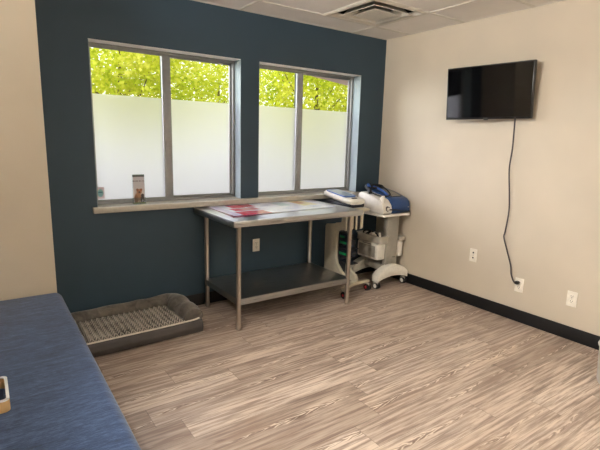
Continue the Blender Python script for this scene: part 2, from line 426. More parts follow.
# ceiling with a hole for the diffuser
DX0, DX1, DY0, DY1 = -1.083, -.473, -.936, -.326
m = MB(); zc = H + .02; k = .012
m.box(X0, DX0 + k, Y0, 0, H, zc).box(DX1 - k, 0, Y0, 0, H, zc).box(DX0 + k, DX1 - k, Y0, DY0 + k, H, zc).box(DX0 + k, DX1 - k, DY1 - k, 0, H, zc)
struct(m.build('ceiling', M['tile'], smooth=False), 'suspended ceiling of pale acoustic tiles', 'ceiling')
m = MB(); hw = .012
ys = [-.326 - .61 * i for i in range(9)]
for y in ys: m.box(X0, 0, y - hw, y + hw, H - .004, H + .001)
for i in range(4):
    x = -.473 - 1.22 * i
    m.box(x - hw, x + hw, Y0, 0, H - .0036, H + .001)
m.box(DX0 - hw, DX0 + hw, DY0, DY1, H - .0038, H + .001)
m.box(X0, 0, -.02, 0, H - .003, H + .001).box(-.02, 0, Y0, 0, H - .0025, H + .001)
struct(m.build('trim_2', M['tbar'], smooth=False), 'white grid bars of the suspended ceiling', 'trim')

# ------------------------------------------------------------------ ceiling air diffuser
cx, cy = (DX0 + DX1) / 2, (DY0 + DY1) / 2
d = thing('air_diffuser', (cx, cy, H), 'square white ceiling air diffuser with stepped louvres near the corner', 'air vent')
def sq_ring(m, r0, z0, r1, z1, th=.003):
    """sloped square louvre from half-width r0 at z0 to r1 at z1"""
    b = bmesh.new()
    def ring(r, z): return [b.verts.new((cx + sx * r, cy + sy * r, z)) for sx, sy in ((-1, -1), (1, -1), (1, 1), (-1, 1))]
    A, B, C, D = ring(r0, z0), ring(r1, z1), ring(r1, z1 + th), ring(r0, z0 + th)
    for p, q in ((A, B), (B, C), (C, D), (D, A)):
        for k in range(4): b.faces.new((p[k], p[(k + 1) % 4], q[(k + 1) % 4], q[k]))
    bmesh.ops.recalc_face_normals(b, faces=b.faces[:]); m._add(b)
m = MB(); m.frame(2, cx - .302, cx + .302, cy - .302, cy + .302, H - .008, H - .0045, .034, .001); sq_ring(m, .268, H - .008, .250, H + .02)
m.build('flange', M['white_metal'], d, False)
for r0, r1 in ((.208, .150),):
    m = MB(); sq_ring(m, r0, H - .012, r0 - .018, H - .009); sq_ring(m, r0 - .018, H - .009, r1, H + .04); m.build('louvre', M['white_metal'], d, False)
m = MB(); m.box(cx - .128, cx + .128, cy - .128, cy + .128, H - .012, H - .008); sq_ring(m, .128, H - .010, .06, H + .035)
m.build('center_pan', M['white_metal'], d, False)
m = MB(); r = .292
m.box(cx - r, cx + r, cy - r, cy + r, H + .15, H + .16).box(cx - r, cx - r + .008, cy - r, cy + r, H + .001, H + .15).box(cx + r - .008, cx + r, cy - r, cy + r, H + .001, H + .15)
m.box(cx - r, cx + r, cy - r, cy - r + .008, H + .001, H + .15).box(cx - r, cx + r, cy + r - .008, cy + r, H + .001, H + .15)
m.build('duct_box', M['duct'], d, False)

# ------------------------------------------------------------------ added fill pendants, unseen behind the camera
def pendant(x, y, label):
    t_ = thing('fill_pendant_light', (x, y, 1.99), label, 'pendant light', 'added pendant fill lights')
    MB().box(x - .60, x + .60, y - .09, y + .09, 1.99, 2.035, .008, 2).build('housing', M['white_metal'], t_)
    MB().box(x - .595, x + .595, y - .083, y + .083, 2.0345, 2.05, .005, 2).build('fill_diffuser', M['fill_lamp'], t_)
    MB().box(x - .606, x - .598, y - .094, y + .094, 1.985, 2.055, .002).build('end_cap', M['white_metal'], t_)
    MB().box(x + .598, x + .606, y - .094, y + .094, 1.985, 2.055, .002).build('end_cap', M['white_metal'], t_)
    for s_ in (-.5, .5):
        m = MB(); m.cyl((x + s_, y, 2.045), (x + s_, y, H - .0005), .003, n=8); m.cyl((x + s_, y, H - .02), (x + s_, y, H - .0005), .03, n=16); m.build('suspension_cable', M['white_metal'], t_)
pendant(-1.25, -3.75, 'added unseen linear pendant fill light over the right side of the room')
pendant(-2.7, -4.45, 'added unseen linear pendant fill light over the middle of the room')
pendant(-1.25, -5.05, 'added unseen linear pendant fill light over the rear right of the room')

# added, unseen track of fill spotlights over the bench, for wall and floor
TK = thing('fill_track_light', (-4.0, -1.7, H), 'added unseen white ceiling track with three fill spotlights over the bench', 'track light')
MB().box(-4.02, -3.98, -2.5, -.9, H - .03, H - .001, .003).build('track', M['white_metal'], TK)
for y, aim, pw in ((-1.1, (0, -.55, 2.95), 190.), (-1.7, (0, -1.6, 2.95), 150.), (-2.3, (-1.2, -2.0, 0), 330.)):
    aim = Vector(aim); p_ = Vector((-4.0, y, H - .12)); dv = (aim - p_).normalized()
    m = MB(); m.cyl((-4.0, y, H - .03), (-4.0, y, H - .10), .012, n=12); m.cyl(p_ - dv * .09, p_ + dv * .06, .045, .05, 24, True); m.build('fill_spotlight', M['white_metal'], TK)
    sl_ = bpy.data.lights.new('fill_spot', 'SPOT'); sl_.energy = pw; sl_.spot_size = math.radians(75); sl_.spot_blend = 1.; sl_.shadow_soft_size = .05; sl_.color = (1., .95, .88)
    so_ = bpy.data.objects.new('fill_spot', sl_); COL.objects.link(so_); so_.location = p_ + dv * .115 - Vector(ORG[TK.name]); so_.parent = TK
    so_.rotation_euler = dv.to_track_quat('-Z', 'Y').to_euler()

# ------------------------------------------------------------------ bench
BX, BY0, BY1, BZ = -3.184, -2.78, -.474, .466
b_ = thing('bench', ((X0 + BX) / 2, (BY0 + BY1) / 2, 0), 'long built-in bench with a heathered blue cushion along the left wall', 'bench')
MB().box(X0 + .01, BX - .03, BY0 + .02, BY1 - .001, 0.001, BZ - .11).build('plinth', M['plinth'], b_, False)
bm_ = MB(); bm_.box(X0 + .004, BX, BY0, BY1, BZ - .11, BZ, .045, 6); bm_.build('cushion', M['fabric'], b_)

# wooden tray on the bench
tx0, tx1, ty0, ty1, tz0, tz1 = -3.80, -3.519, -1.795, -1.600, BZ + .001, BZ + .047
tr_ = thing('tray', ((tx0 + tx1) / 2, (ty0 + ty1) / 2, tz0), 'shallow tan wooden tray with a white rim on the blue bench', 'tray')
def rrect(x0, x1, y0, y1, r, n=6):
    out = []
    for cx_, cy_, a0 in ((x1 - r, y1 - r, 0), (x0 + r, y1 - r, 90), (x0 + r, y0 + r, 180), (x1 - r, y0 + r, 270)):
        for k in range(n + 1):
            a = math.radians(a0 + 90 * k / n); out.append((cx_ + r * math.cos(a), cy_ + r * math.sin(a)))
    return out
def rring(m, o, i, z0, z1):
    b = bmesh.new(); n = len(o)
    vs = [[b.verts.new((*p, z)) for p in L] for L, z in ((o, z0), (o, z1), (i, z1), (i, z0))]
    for a in range(4):
        for k in range(n): b.faces.new((vs[a][k], vs[a][(k + 1) % n], vs[(a + 1) % 4][(k + 1) % n], vs[(a + 1) % 4][k]))
    bmesh.ops.recalc_face_normals(b, faces=b.faces[:]); m._add(b)
m = MB(); rring(m, rrect(tx0, tx1, ty0, ty1, .02), rrect(tx0 + .008, tx1 - .008, ty0 + .008, ty1 - .008, .013), tz0, tz1 - .005); m.build('side_wall', M['wood'], tr_)
m = MB(); rring(m, rrect(tx0, tx1, ty0, ty1, .02), rrect(tx0 + .010, tx1 - .010, ty0 + .010, ty1 - .010, .012), tz1 - .0048, tz1); m.build('rim', M['rim'], tr_)
m = MB(); m.prism(rrect(tx0 + .017, tx1 - .017, ty0 + .017, ty1 - .017, .017), 2, tz0 + .001, tz0 + .004); m.build('lining', M['lining'], tr_)
MB().box(tx0 + .02, tx1 - .02, ty1 - .024, ty1 - .017, tz0 + .02, tz0 + .032).build('ledge', M['wood'], tr_)

# ------------------------------------------------------------------ dog bed
bd = thing('dog_bed', (-2.68, -.30, 0), 'grey plush dog bed with bolster sides on the floor under the window', 'pet bed')
bx0, bx1, by0, by1 = -3.175, -2.25, -.56, -.035
path = [(bx0 + .06, by0 + .05, .085), (bx0 + .055, -.35, .095), (bx0 + .060, by1 - .14, .105), (bx0 + .10, by1 - .06, .115), (bx0 + .3, by1 - .054, .118), (-2.68, by1 - .054, .12),
        (bx1 - .3, by1 - .056, .12), (bx1 - .14, by1 - .075, .12), (bx1 - .09, by1 - .14, .12), (bx1 - .085, -.32, .115), (bx1 - .082, by0 + .10, .11), (bx1 - .082, by0 + .045, .095)]
def spline(P, n=6):
    P = [Vector(p) for p in P]; out = []
    for i in range(len(P) - 1):
        a, b, c, d = P[max(i - 1, 0)], P[i], P[i + 1], P[min(i + 2, len(P) - 1)]
        for k in range(n):
            t_ = k / n
            out.append(.5 * ((2 * b) + (c - a) * t_ + (2 * a - 5 * b + 4 * c - d) * t_ ** 2 + (3 * b - a - 3 * c + d) * t_ ** 3))
    out.append(P[-1]); return out
sp = spline(path); N = len(sp)
rs = [.078 + .004 * math.sin(i * .9) for i in range(N)]
rs = [r_ if i > 46 else .049 + .003 * math.sin(i * .8) + .025 * max(0, i - 36) / 10 for i, r_ in enumerate(rs)]; rs[0] = .03; rs[1] = .045; rs[2] = .052; rs[-1] = .035; rs[-2] = .06; rs[-3] = .072
m = MB(); m.tube(sp, rs, 18); m.build('bolster', M['plush'], bd)
MB().box(bx0 + .02, bx1 - .02, by0 + .01, by1 - .02, .002, .075, .03, 4).build('base_cushion', M['plush'], bd)
# plush mat: grid with a zig-zag pile
b = bmesh.new(); nx, ny = 260, 130
mx0, mx1, my0, my1 = bx0 + .11, bx1 - .14, by0 + .030, by1 - .09
tri = lambda v: abs((v % 1) * 2 - 1)
g = [[None] * (ny + 1) for _ in range(nx + 1)]
for i in range(nx + 1):
    for j in range(ny + 1):
        x = mx0 + (mx1 - mx0) * i / nx; y = my0 + (my1 - my0) * j / ny
        e = min(i, nx - i, j, ny - j) / 10; e = min(1, e)
        lx, ly = x + 2.68, y + .30; w = .5 + .5 * math.sin(2 * math.pi * (ly / .036 + tri(lx / .038)))
        col_ = .35 + .65 * abs(math.sin(math.pi * lx / .038))
        g[i][j] = b.verts.new((x, y, .102 + e * (.004 + .012 * w * col_) - (1 - e) ** 2 * .02))
for i in range(nx):
    for j in range(ny): b.faces.new((g[i][j], g[i + 1][j], g[i + 1][j + 1], g[i][j + 1]))
m = MB(); m._add(b); m.build('sleeping_mat', M['mat'], bd)
m = MB(); m.prism([(by0 + .045, .005), (by0 + .045, .098), (by0 + .02, .1), (by0 + .004, .085), (by0 - .004, .045), (by0 + .01, .004)], 0, bx0 + .03, bx1 - .03, .004)
m.build('front_panel', M['satin'], bd)
m = MB(); m.tube(spline([(bx0 + .04, by0 + .022, .103), (-2.9, by0 + .020, .103), (-2.6, by0 + .021, .101), (bx1 - .12, by0 + .02, .104), (bx1 - .05, by0 + .03, .107)]), .006, 8); m.build('piping', M['piping'], bd)
bd.rotation_euler.z = math.radians(1.8)

# ------------------------------------------------------------------ steel table
TX0, TX1, TY0, TY1, TZ = -2.118, -.903, -.745, -.016, .856
tb = thing('work_table', ((TX0 + TX1) / 2, (TY0 + TY1) / 2, 0), 'stainless steel work table with undershelf below the windows', 'table')
m = MB(); m.box(TX0, TX1, TY0, TY1, TZ - .006, TZ, .002)
m.box(TX0, TX1, TY0, TY0 + .006, TZ - .045, TZ - .004, .002).box(TX0, TX1, TY1 - .006, TY1, TZ - .045, TZ - .004, .002)
m.box(TX0, TX0 + .006, TY0 + .005, TY1 - .005, TZ - .045, TZ - .004, .002).box(TX1 - .006, TX1, TY0 + .005, TY1 - .005, TZ - .045, TZ - .004, .002)
m.build('tabletop', M['steel'], tb)
LX, LY = (-2.035, -.962), (-.652, -.075)
m = MB(); m.box(LX[0] - .012, LX[1] + .012, LY[0] - .012, LY[1] + .012, .240, .246, .001).frame(2, LX[0] - .012, LX[1] + .012, LY[0] - .012, LY[1] + .012, .198, .2395, .005, .001)
m.build('undershelf', M['steel'], tb)
for lx in LX:
    for ly in LY:
        m = MB(); m.cyl((lx, ly, .045), (lx, ly, TZ - .006), .019, n=24); l_ = m.build('leg', M['tube'], tb)
        m = MB(); m.lathe([(0, 0), (.014, 0.001), (.02, .008), (.022, .03), (.019, .046), (0, .046)], (lx, ly, 0), 20); m.build('foot', M['tube'], l_)
        m = MB(); m.lathe([(.019, -.055), (.026, -.05), (.026, -.002), (.019, 0)], (lx, ly, TZ - .006), 20); m.build('socket', M['tube'], l_)

# laminated chart on the table
cl = thing('chart', (-2.03, -.03, TZ), 'laminated chart with red and pale blue blocks lying on the steel table', 'chart')
b = bmesh.new(); nx, ny = 40, 16
c4 = [(-2.05, -.60), (-1.0, -.49), (-.965, -.03), (-2.01, -.03)]
gg = []
for i in range(nx + 1):
    r_ = []
    for j in range(ny + 1):
        u, v = i / nx, j / ny
        x = (1 - v) * ((1 - u) * c4[0][0] + u * c4[1][0]) + v * ((1 - u) * c4[3][0] + u * c4[2][0])
        y = (1 - v) * ((1 - u) * c4[0][1] + u * c4[1][1]) + v * ((1 - u) * c4[3][1] + u * c4[2][1])
        r_.append(b.verts.new((x, y, TZ + .0016 + .0012 * (1 + math.sin(u * 7 + v * 3)) * (u > 0))))
    gg.append(r_)
for i in range(nx):
    for j in range(ny): b.faces.new((gg[i][j], gg[i + 1][j], gg[i + 1][j + 1], gg[i][j + 1]))
r_ = bmesh.ops.extrude_face_region(b, geom=b.faces[:])
for v in r_['geom']:
    if isinstance(v, bmesh.types.BMVert): v.co.z += .0012
bmesh.ops.recalc_face_normals(b, faces=b.faces[:])
m = MB(); m._add(b); m.build('sheet', M['chart'], cl)

# ------------------------------------------------------------------ casters
def caster(parent, x, y, ztop, r=.034, cap=None, yaw=0.):
    """twin wheel caster: fork part with wheel and hub cap under it"""
    m = MB(); m.cyl((x, y, 2 * r - .004), (x, y, ztop), .011, n=12); m.box(x - .017, x + .017, y - .026, y + .02, 2 * r - .022, 2 * r + .004, .006)
    f_ = m.build('caster', M['grey_plastic'], parent)
    R = Matrix.Translation((x, y - .012, r)) @ Matrix.Rotation(yaw, 4, 'Z')
    for s_ in (-1, 1):
        m = MB(); p0 = R @ Vector((s_ * .010, 0, 0)); p1 = R @ Vector((s_ * .024, 0, 0))
        m.cyl(p0, p1, r - .001, r - .004, n=24); w_ = m.build('wheel', M['rubber'], f_)
        p2 = R @ Vector((s_ * .0235, 0, 0)); p3 = R @ Vector((s_ * .0265, 0, 0))
        m = MB(); m.cyl(p2, p3, r * (.4 if cap else .66), r * (.3 if cap else .5), n=20); m.build('hub_cap', cap or M['white_plastic'], f_)

# ------------------------------------------------------------------ cart by the corner
CB = thing('equipment_cart', (-.22, -.28, 0), 'white medical cart with grey column and side bins in the corner', 'cart')
# tray top
m = MB(); m.prism(rrect(-.405, -.022, -.50, -.09, .03), 2, .716, .728); rring(m, rrect(-.41, -.018, -.505, -.085, .034), rrect(-.398, -.03, -.493, -.097, .026), .716, .738)
m.build('tray_top', M['white_plastic'], CB)
# column
m = MB(); m.box(-.292, -.128, -.452, -.395, .20, .7165, .012, 3); co = m.build('column', M['panel_grey'], CB)
MB().box(-.202, -.160, -.4545, -.4515, .285, .292).build('nameplate', M['tag_grey'], co, False)
# arched base: front and rear beam plus spine
def arch(y0, y1):
    top, bot = [], []
    for k in range(15):
        u = -1 + 2 * k / 14; x = -.235 + u * .215
        top.append((x, .222 - .085 * abs(u) ** 2.4)); bot.append((x, .112 - .042 * abs(u) ** 2.0))
    m_ = MB(); m_.prism(top + bot[::-1], 1, y0, y1, .006); return m_
bs = arch(-.515, -.435).build('base_beam', M['white_plastic'], CB)
br = arch(-.16, -.08).build('base_beam', M['white_plastic'], CB)
MB().box(-.300, -.115, -.44, -.15, .145, .205, .012).build('base_spine', M['grey_plastic'], CB)
for x, y in ((-.432, -.475), (-.052, -.475), (-.432, -.115), (-.052, -.115)): caster(CB, x, y, .085, .034)
# side bins
def pannier(x0, x1, y0, y1, label=None):
    m_ = MB(); m_.box(x0, x1, y0, y1, .275, .44, .018, 4); p_ = m_.build('side_bin', M['white_plastic'], CB)
    xa = x0 if x0 < -.25 else x1
    s_ = -1 if x0 < -.25 else 1
    MB().box(min(xa, xa + s_ * .003), max(xa, xa + s_ * .003), y0 + .03, y1 - .03, .300, .415, .001).build('bin_panel', M['panel_grey'], p_)
    MB().box(min(xa, xa + s_ * .006), max(xa, xa + s_ * .006), (y0 + y1) / 2 - .06, (y0 + y1) / 2 + .06, .424, .431, .001).build('bin_lip', M['tag_grey'], p_)
pannier(-.415, -.30, -.452, -.16); pannier(-.117, -.035, -.44, -.16)
# open basket above left bin
m = MB()
o = rrect(-.42, -.30, -.49, -.15, .02); i_ = rrect(-.413, -.307, -.483, -.157, .014)
rring(m, o, i_, .45, .515); m.prism(rrect(-.415, -.305, -.485, -.155, .016), 2, .447, .452)
rring(m, rrect(-.428, -.300, -.50, -.142, .024), rrect(-.413, -.307, -.483, -.157, .014), .512, .520)
bk = m.build('basket', M['grey_plastic'], CB)
m = MB(); m.cyl((-.36, -.43, .46), (-.35, -.40, .545), .016, .013, 14); m.sphere((-.375, -.36, .52), .026); m.sphere((-.345, -.33, .522), .022)
it = tag(m.build('cable_bundle', M['white_plastic'], None, loc=(-.36, -.38, .453)), 'white cable connectors heaped in the basket of the white cart', 'cables')
m = MB(); m.tube(spline([(-.405, -.45, .49), (-.38, -.40, .53), (-.36, -.28, .545), (-.37, -.20, .53), (-.34, -.18, .47)]), .008)
m.tube(spline([(-.34, -.20, .48), (-.33, -.27, .535), (-.39, -.30, .54), (-.38, -.20, .48)]), .008)
tag(m.build('cable', M['black'], None, loc=(-.36, -.3, .453)), 'black cable coiled in the basket of the white cart', 'cable')
MB().box(-.115, -.03, -.46, -.16, .445, .49, .01).build('basket', M['grey_plastic'], CB)

# ------------------------------------------------------------------ console on that cart
ZM = .7385
CM = thing('therapy_console', (-.2, -.28, ZM), 'white and blue therapy console with black cables on the corner cart', 'medical device')
prof_w = [(-.470, ZM), (-.485, ZM + .03), (-.470, ZM + .085), (-.42, ZM + .135), (-.30, ZM + .172), (-.14, ZM + .19), (-.105, ZM + .16), (-.105, ZM)]
m = MB(); m.prism(prof_w, 0, -.392, -.262, .014); cw = m.build('white_shell', M['white_plastic'], CM)
prof_b = [(-.490, ZM), (-.498, ZM + .05), (-.484, ZM + .115), (-.45, ZM + .145), (-.30, ZM + .19), (-.13, ZM + .218), (-.10, ZM + .18), (-.10, ZM)]
m = MB(); m.prism(prof_b, 0, -.276, -.030, .018); cb_ = m.build('blue_shell', M['blue'], CM)
# recessed grille on the blue top
a = math.atan2(.045, .15)
Rg = Matrix.Translation((-.148, -.335, ZM + .1815)) @ Matrix.Rotation(math.radians(16.5), 4, 'X')
m = MB(); m.box(-.068, .068, -.085, .085, -.003, .003, .002, mat=Rg); gr = m.build('grille', M['vent'], cb_)
m = MB()
for k in range(9): m.box(-.060, .060, -.075 + k * .0185, -.067 + k * .0185, .003, .005, mat=Rg)
m.build('grille_slats', M['grey_plastic'], gr)
MB().box(-.070, -.050, -.500, -.4965, ZM + .055, ZM + .062).build('logo', M['grey_plastic'], cb_)
# carry handle on the blue / white border
m = MB(); m.tube(spline([(-.24, -.40, ZM + .155), (-.245, -.33, ZM + .20), (-.25, -.2, ZM + .235), (-.25, -.14, ZM + .21)]), .012); m.build('handle', M['blue_light'], CM)
# white clip standing on the white shell
m = MB(); m.prism([(-.452, ZM + .10), (-.45, ZM + .165), (-.435, ZM + .178), (-.415, ZM + .165), (-.40, ZM + .13)], 0, -.375, -.345, .005); m.build('clip', M['white_plastic'], cw)
# front connector with its black lead
m = MB(); m.cyl((-.335, -.474, ZM + .052), (-.335, -.505, ZM + .048), .018, .014, 18); cn = m.build('connector', M['white_plastic'], CM)
m = MB(); m.cyl((-.335, -.470, ZM + .053), (-.335, -.486, ZM + .051), .025, .025, 20); m.build('connector_ring', M['tag_grey'], cn)
m = MB(); m.tube(spline([(-.335, -.503, ZM + .048), (-.25, -.512, ZM + .042), (-.17, -.512, ZM + .028), (-.09, -.508, ZM + .018), (-.04, -.5, ZM + .014), (-.026, -.46, ZM + .012), (-.025, -.3, ZM + .012)]), .0055); m.build('lead', M['black'], CM)
# applicator with black cables coiled on top
AP = thing('applicator', (-.30, -.2, ZM + .2), 'black applicator with coiled black cable lying on top of the blue console', 'medical device')
m = MB(); m.tube(spline([(-.37, -.27, ZM + .185), (-.345, -.22, ZM + .215), (-.31, -.16, ZM + .232), (-.28, -.12, ZM + .235)]), [.02] * 6 + [.024] * 6 + [.027] * 6 + [.026], 14); m.build('applicator_body', M['black'], AP)
m = MB(); m.cyl((-.335, -.21, ZM + .238), (-.30, -.155, ZM + .258), .017, .014, 14); m.build('applicator_tip', M['blue_light'], AP)
m = MB(); pts = []
for k in range(60):
    a = k / 60 * 2 * math.pi * 2.6; rr = .085 - .0004 * k
    px, py = -.215 + rr * 1.15 * math.cos(a), -.19 + rr * .75 * math.sin(a)
    pts.append((px, py, ZM + .205 + .19 * (py + .19) * .9 + .022 + .0004 * k))
m.tube(pts, .0065, 8); m.tube(spline([(-.37, -.28, ZM + .19), (-.33, -.38, ZM + .165), (-.25, -.41, ZM + .172), (-.2, -.36, ZM + .195), (-.16, -.25, ZM + .228)]), .0065, 8)
m.build('coiled_cable', M['black'], AP)

# ------------------------------------------------------------------ cart beside the table
CA = thing('laser_cart', (-.71, -.3, 0), 'beige C-shaped rolling cart with dark cavity between table and white cart', 'cart')
CX0, CX1 = -.825, -.68
prof = [(-.14, .13), (-.14, .615), (-.155, .635), (-.355, .672), (-.375, .69), (-.380, .72), (-.380, .80), (-.515, .80), (-.515, .645), (-.50, .632), (-.34, .60), (-.318, .585), (-.312, .56),
        (-.312, .34), (-.33, .275), (-.40, .212), (-.47, .175), (-.485, .15), (-.485, .12), (-.30, .10)]
m = MB(); m.prism([p for p in prof], 0, CX0, CX0 + .03, .003); m.prism(prof, 0, CX1 - .03, CX1, .003); m.build('side_panel', M['cart_beige'], CA)
m = MB(); m.box(CX0 + .028, CX1 - .028, -.33, -.30, .15, .60).box(CX0 + .028, CX1 - .028, -.165, -.15, .14, .62).build('inner_panel', M['navy'], CA, False)
MB().box(-.83, -.60, -.515, -.06, .795, .822, .01).build('top_shelf', M['cart_beige'], CA)
for z in (.30, .44):
    sh = MB().box(CX0 + .028, CX1 - .028, -.50, -.33, z, z + .008).build('cavity_shelf', M['navy'], CA, False)
for (z, w) in ((.525, .0), (.47, .03), (.365, .05)):
    m = MB(); m.box(CX0 + .012, CX1 - .04, -.44 - w, -.345, z, z + .05, .006); q = m.build('cassette', M['navy'], CA)
    MB().box(CX0 + .008, CX0 + .013, -.415 - w, -.355, z + .014, z + .034, .002).build('green_strip', M['green'], q)
m = MB(); m.box(CX0 + .032, CX1 - .032, -.505, -.385, .63, .80); m.build('neck_panel', M['navy'], CA, False)
for x in (-.897, -.838, -.775):
    MB().box(x - .009, x + .009, -.532, -.517, .635, .80, .004).build('hook_bar', M['cart_beige'], CA)
for (x, y, ex) in ((-.885, -.525, 0), (-.535, -.455, 0), (-.87, -.10, 0), (-.56, -.10, 0)):
    bx_ = -.75; by_ = -.475 if y < -.3 else -.20
    d_ = Vector((x - bx_, y - by_, 0)); n_ = Vector((-d_.y, d_.x, 0)).normalized()
    b = bmesh.new(); A_ = Vector((bx_, by_, 0)); E_ = Vector((x, y, 0)) + d_.normalized() * .022
    vs = []
    for P_, w_, z0, z1 in ((A_, .03, .088, .122), (E_, .02, .082, .104)):
        vs.append([b.verts.new(P_ + n_ * s_ * w_ + Vector((0, 0, z_))) for s_, z_ in ((-1, z0), (1, z0), (1, z1), (-1, z1))])
    for k in range(4): b.faces.new((vs[0][k], vs[0][(k + 1) % 4], vs[1][(k + 1) % 4], vs[1][k]))
    b.faces.new(vs[0][::-1]); b.faces.new(vs[1]); bmesh.ops.recalc_face_normals(b, faces=b.faces[:])
    bmesh.ops.bevel(b, geom=b.edges[:], offset=.006, segments=2, profile=.5, affect='EDGES')
    m = MB(); m._add(b); m.build('leg', M['cart_beige'], CA); caster(CA, x, y, .09, .035, M['red'])

# handheld-style unit on that cart
UN = thing('treatment_pad', (-.72, -.28, .822), 'white treatment unit with a blue rimmed tilted screen beside the steel table', 'medical device')
Rt = Matrix.Translation((-.715, -.265, .905)) @ Matrix.Rotation(math.radians(7), 4, 'X')
MB().box(-.81, -.62, -.46, -.09, .8225, .862, .012).build('dark_base', M['navy'], UN)
def loft(m, secs):
    b = bmesh.new(); R_ = []
    for pts, z in secs: R_.append([b.verts.new(Rt @ Vector((x, y, z))) for x, y in pts])
    n = len(R_[0])
    for A_, B_ in zip(R_, R_[1:]):
        for k in range(n): b.faces.new((A_[k], A_[(k + 1) % n], B_[(k + 1) % n], B_[k]))
    b.faces.new(R_[0][::-1]); b.faces.new(R_[-1]); bmesh.ops.recalc_face_normals(b, faces=b.faces[:]); m._add(b)
m = MB(); loft(m, [(rrect(-.075, .075, -.19, .19, .03), -.034), (rrect(-.092, .092, -.215, .21, .04), -.018), (rrect(-.095, .095, -.222, .215, .045), .004), (rrect(-.086, .086, -.21, .205, .04), .020)])
us = m.build('shell', M['white_plastic'], UN)
m = MB(); loft(m, [(rrect(-.078, .078, -.10, .19, .03), .0195), (rrect(-.076, .076, -.098, .188, .03), .029)]); m.build('blue_rim', M['blue_light'], UN)
m = MB(); loft(m, [(rrect(-.062, .062, -.082, .165, .02), .0292), (rrect(-.062, .062, -.082, .165, .02), .0305)]); m.build('screen', M['screen_grey'], UN)
m = MB(); loft(m, [(rrect(-.03, .03, -.165, -.135, .008), .0195), (rrect(-.028, .028, -.163, -.137, .008), .025)]); m.build('button', M['navy'], UN)

# ------------------------------------------------------------------ television
tv = thing('television', (-.10, -1.29, 1.63), 'black flat television mounted on the beige wall', 'television')
yL, yR, zt, zb = -.925, -1.649, 2.059, 1.633
Rv = Matrix.Translation((-.112, (yL + yR) / 2, (zt + zb) / 2)) @ Matrix.Rotation(math.radians(6.), 4, 'Z') @ Matrix.Rotation(math.radians(-4.5), 4, 'Y')
hwid, hh = (yL - yR) / 2, (zt - zb) / 2
m = MB(); m.box(-.012, .022, -hwid, hwid, -hh, hh, .004, mat=Rv); m.box(.02, .05, -hwid * .7, hwid * .7, -hh * .75, hh * .5, .01, mat=Rv); bdy = m.build('housing', M['tv_body'], tv)
m = MB(); m.box(-.0132, -.0118, -hwid + .009, hwid - .009, -hh + .018, hh - .009, mat=Rv); m.build('screen', M['tv_screen'], tv, False)
m = MB(); m.box(-.0136, -.0118, -.018, .018, -hh + .005, -hh + .011, mat=Rv); m.build('logo', M['tag_grey'], tv, False)
m = MB(); m.box(-.012, .006, -.016, .016, -hh - .006, -hh + .002, .002, mat=Rv); m.build('sensor', M['tv_body'], tv)
m = MB(); m.box(-.012, -.0005, -1.40, -1.16, 1.72, 1.98, .002).box(-.07, -.011, -1.30, -1.26, 1.80, 1.90, .004); m.build('wall_bracket', M['black'], tv)

# cord from the television to its outlet
cd = thing('power_cord', (-.05, -1.55, .33), 'dark power cord hanging from the television to a wall outlet', 'cord')
pts = [(-.085, -1.53, 1.645), (-.072, -1.525, 1.55), (-.058, -1.520, 1.40), (-.050, -1.508, 1.24), (-.045, -1.528, 1.05), (-.042, -1.540, .90), (-.038, -1.525, .73), (-.036, -1.518, .68), (-.034, -1.555, .58), (-.032, -1.60, .46), (-.030, -1.612, .39), (-.034, -1.635, .345), (-.046, -1.655, .331)]
m = MB(); m.tube(spline(pts, 5), .006, 10); m.build('cable', M['cord_grey'], cd)
m = MB(); m.box(-.048, -.0085, -1.682, -1.654, .318, .342, .006); m.build('plug', M['black'], cd)

# ------------------------------------------------------------------ outlets
def outlet(c, wall, label, dots=False):
    o_ = thing('wall_outlet', c, label, 'outlet', 'white wall outlets'); x, y, z = c
    def bx(m_, u0, u1, d0, d1, z0, z1, bev=0.):
        if wall == 'right': m_.box(x - d1, x - d0, y + u0, y + u1, z + z0, z + z1, bev)
        else: m_.box(x + u0, x + u1, y - d1, y - d0, z + z0, z + z1, bev)
        return m_
    bx(MB(), -.036, .036, .0003, .0055, -.0585, .0585, .0018).build('cover_plate', M['plate'], o_)
    for s_ in (-1, 1):
        if dots:
            f_ = bx(MB(), -.007, .007, .0050, .0075, s_ * .023 - .007, s_ * .023 + .007, .002).build('jack', M['slot'], o_)
            continue
        f_ = bx(MB(), -.017, .017, .0050, .0068, s_ * .0195 - .0145, s_ * .0195 + .0145, .0015).build('receptacle', M['plate'], o_)
        m_ = MB()
        for u in (-.0065, .0065): bx(m_, u - .0016, u + .0016, .0066, .0072, s_ * .0195 + .000, s_ * .0195 + .009)
        bx(m_, -.0025, .0025, .0066, .0072, s_ * .0195 - .010, s_ * .0195 - .005); m_.build('slots', M['slot'], f_, False)
    m_ = MB()
    bx(m_, -.003, .003, .0050, .0064, -.003, .003, .001); m_.build('screw', M['slot'] if dots else M['screw'], o_)
outlet((0, -1.232, .459), 'right', 'white wall plate with small round jacks, left on the beige wall', True)
outlet((0, -1.675, .306), 'right', 'white outlet on the beige wall with the television cord plugged in')
outlet((0, -2.084, .314), 'right', 'empty white outlet on the beige wall, nearest the right edge')
outlet((-1.519, 0, .468), 'back', 'white outlet on the teal wall seen under the steel table')

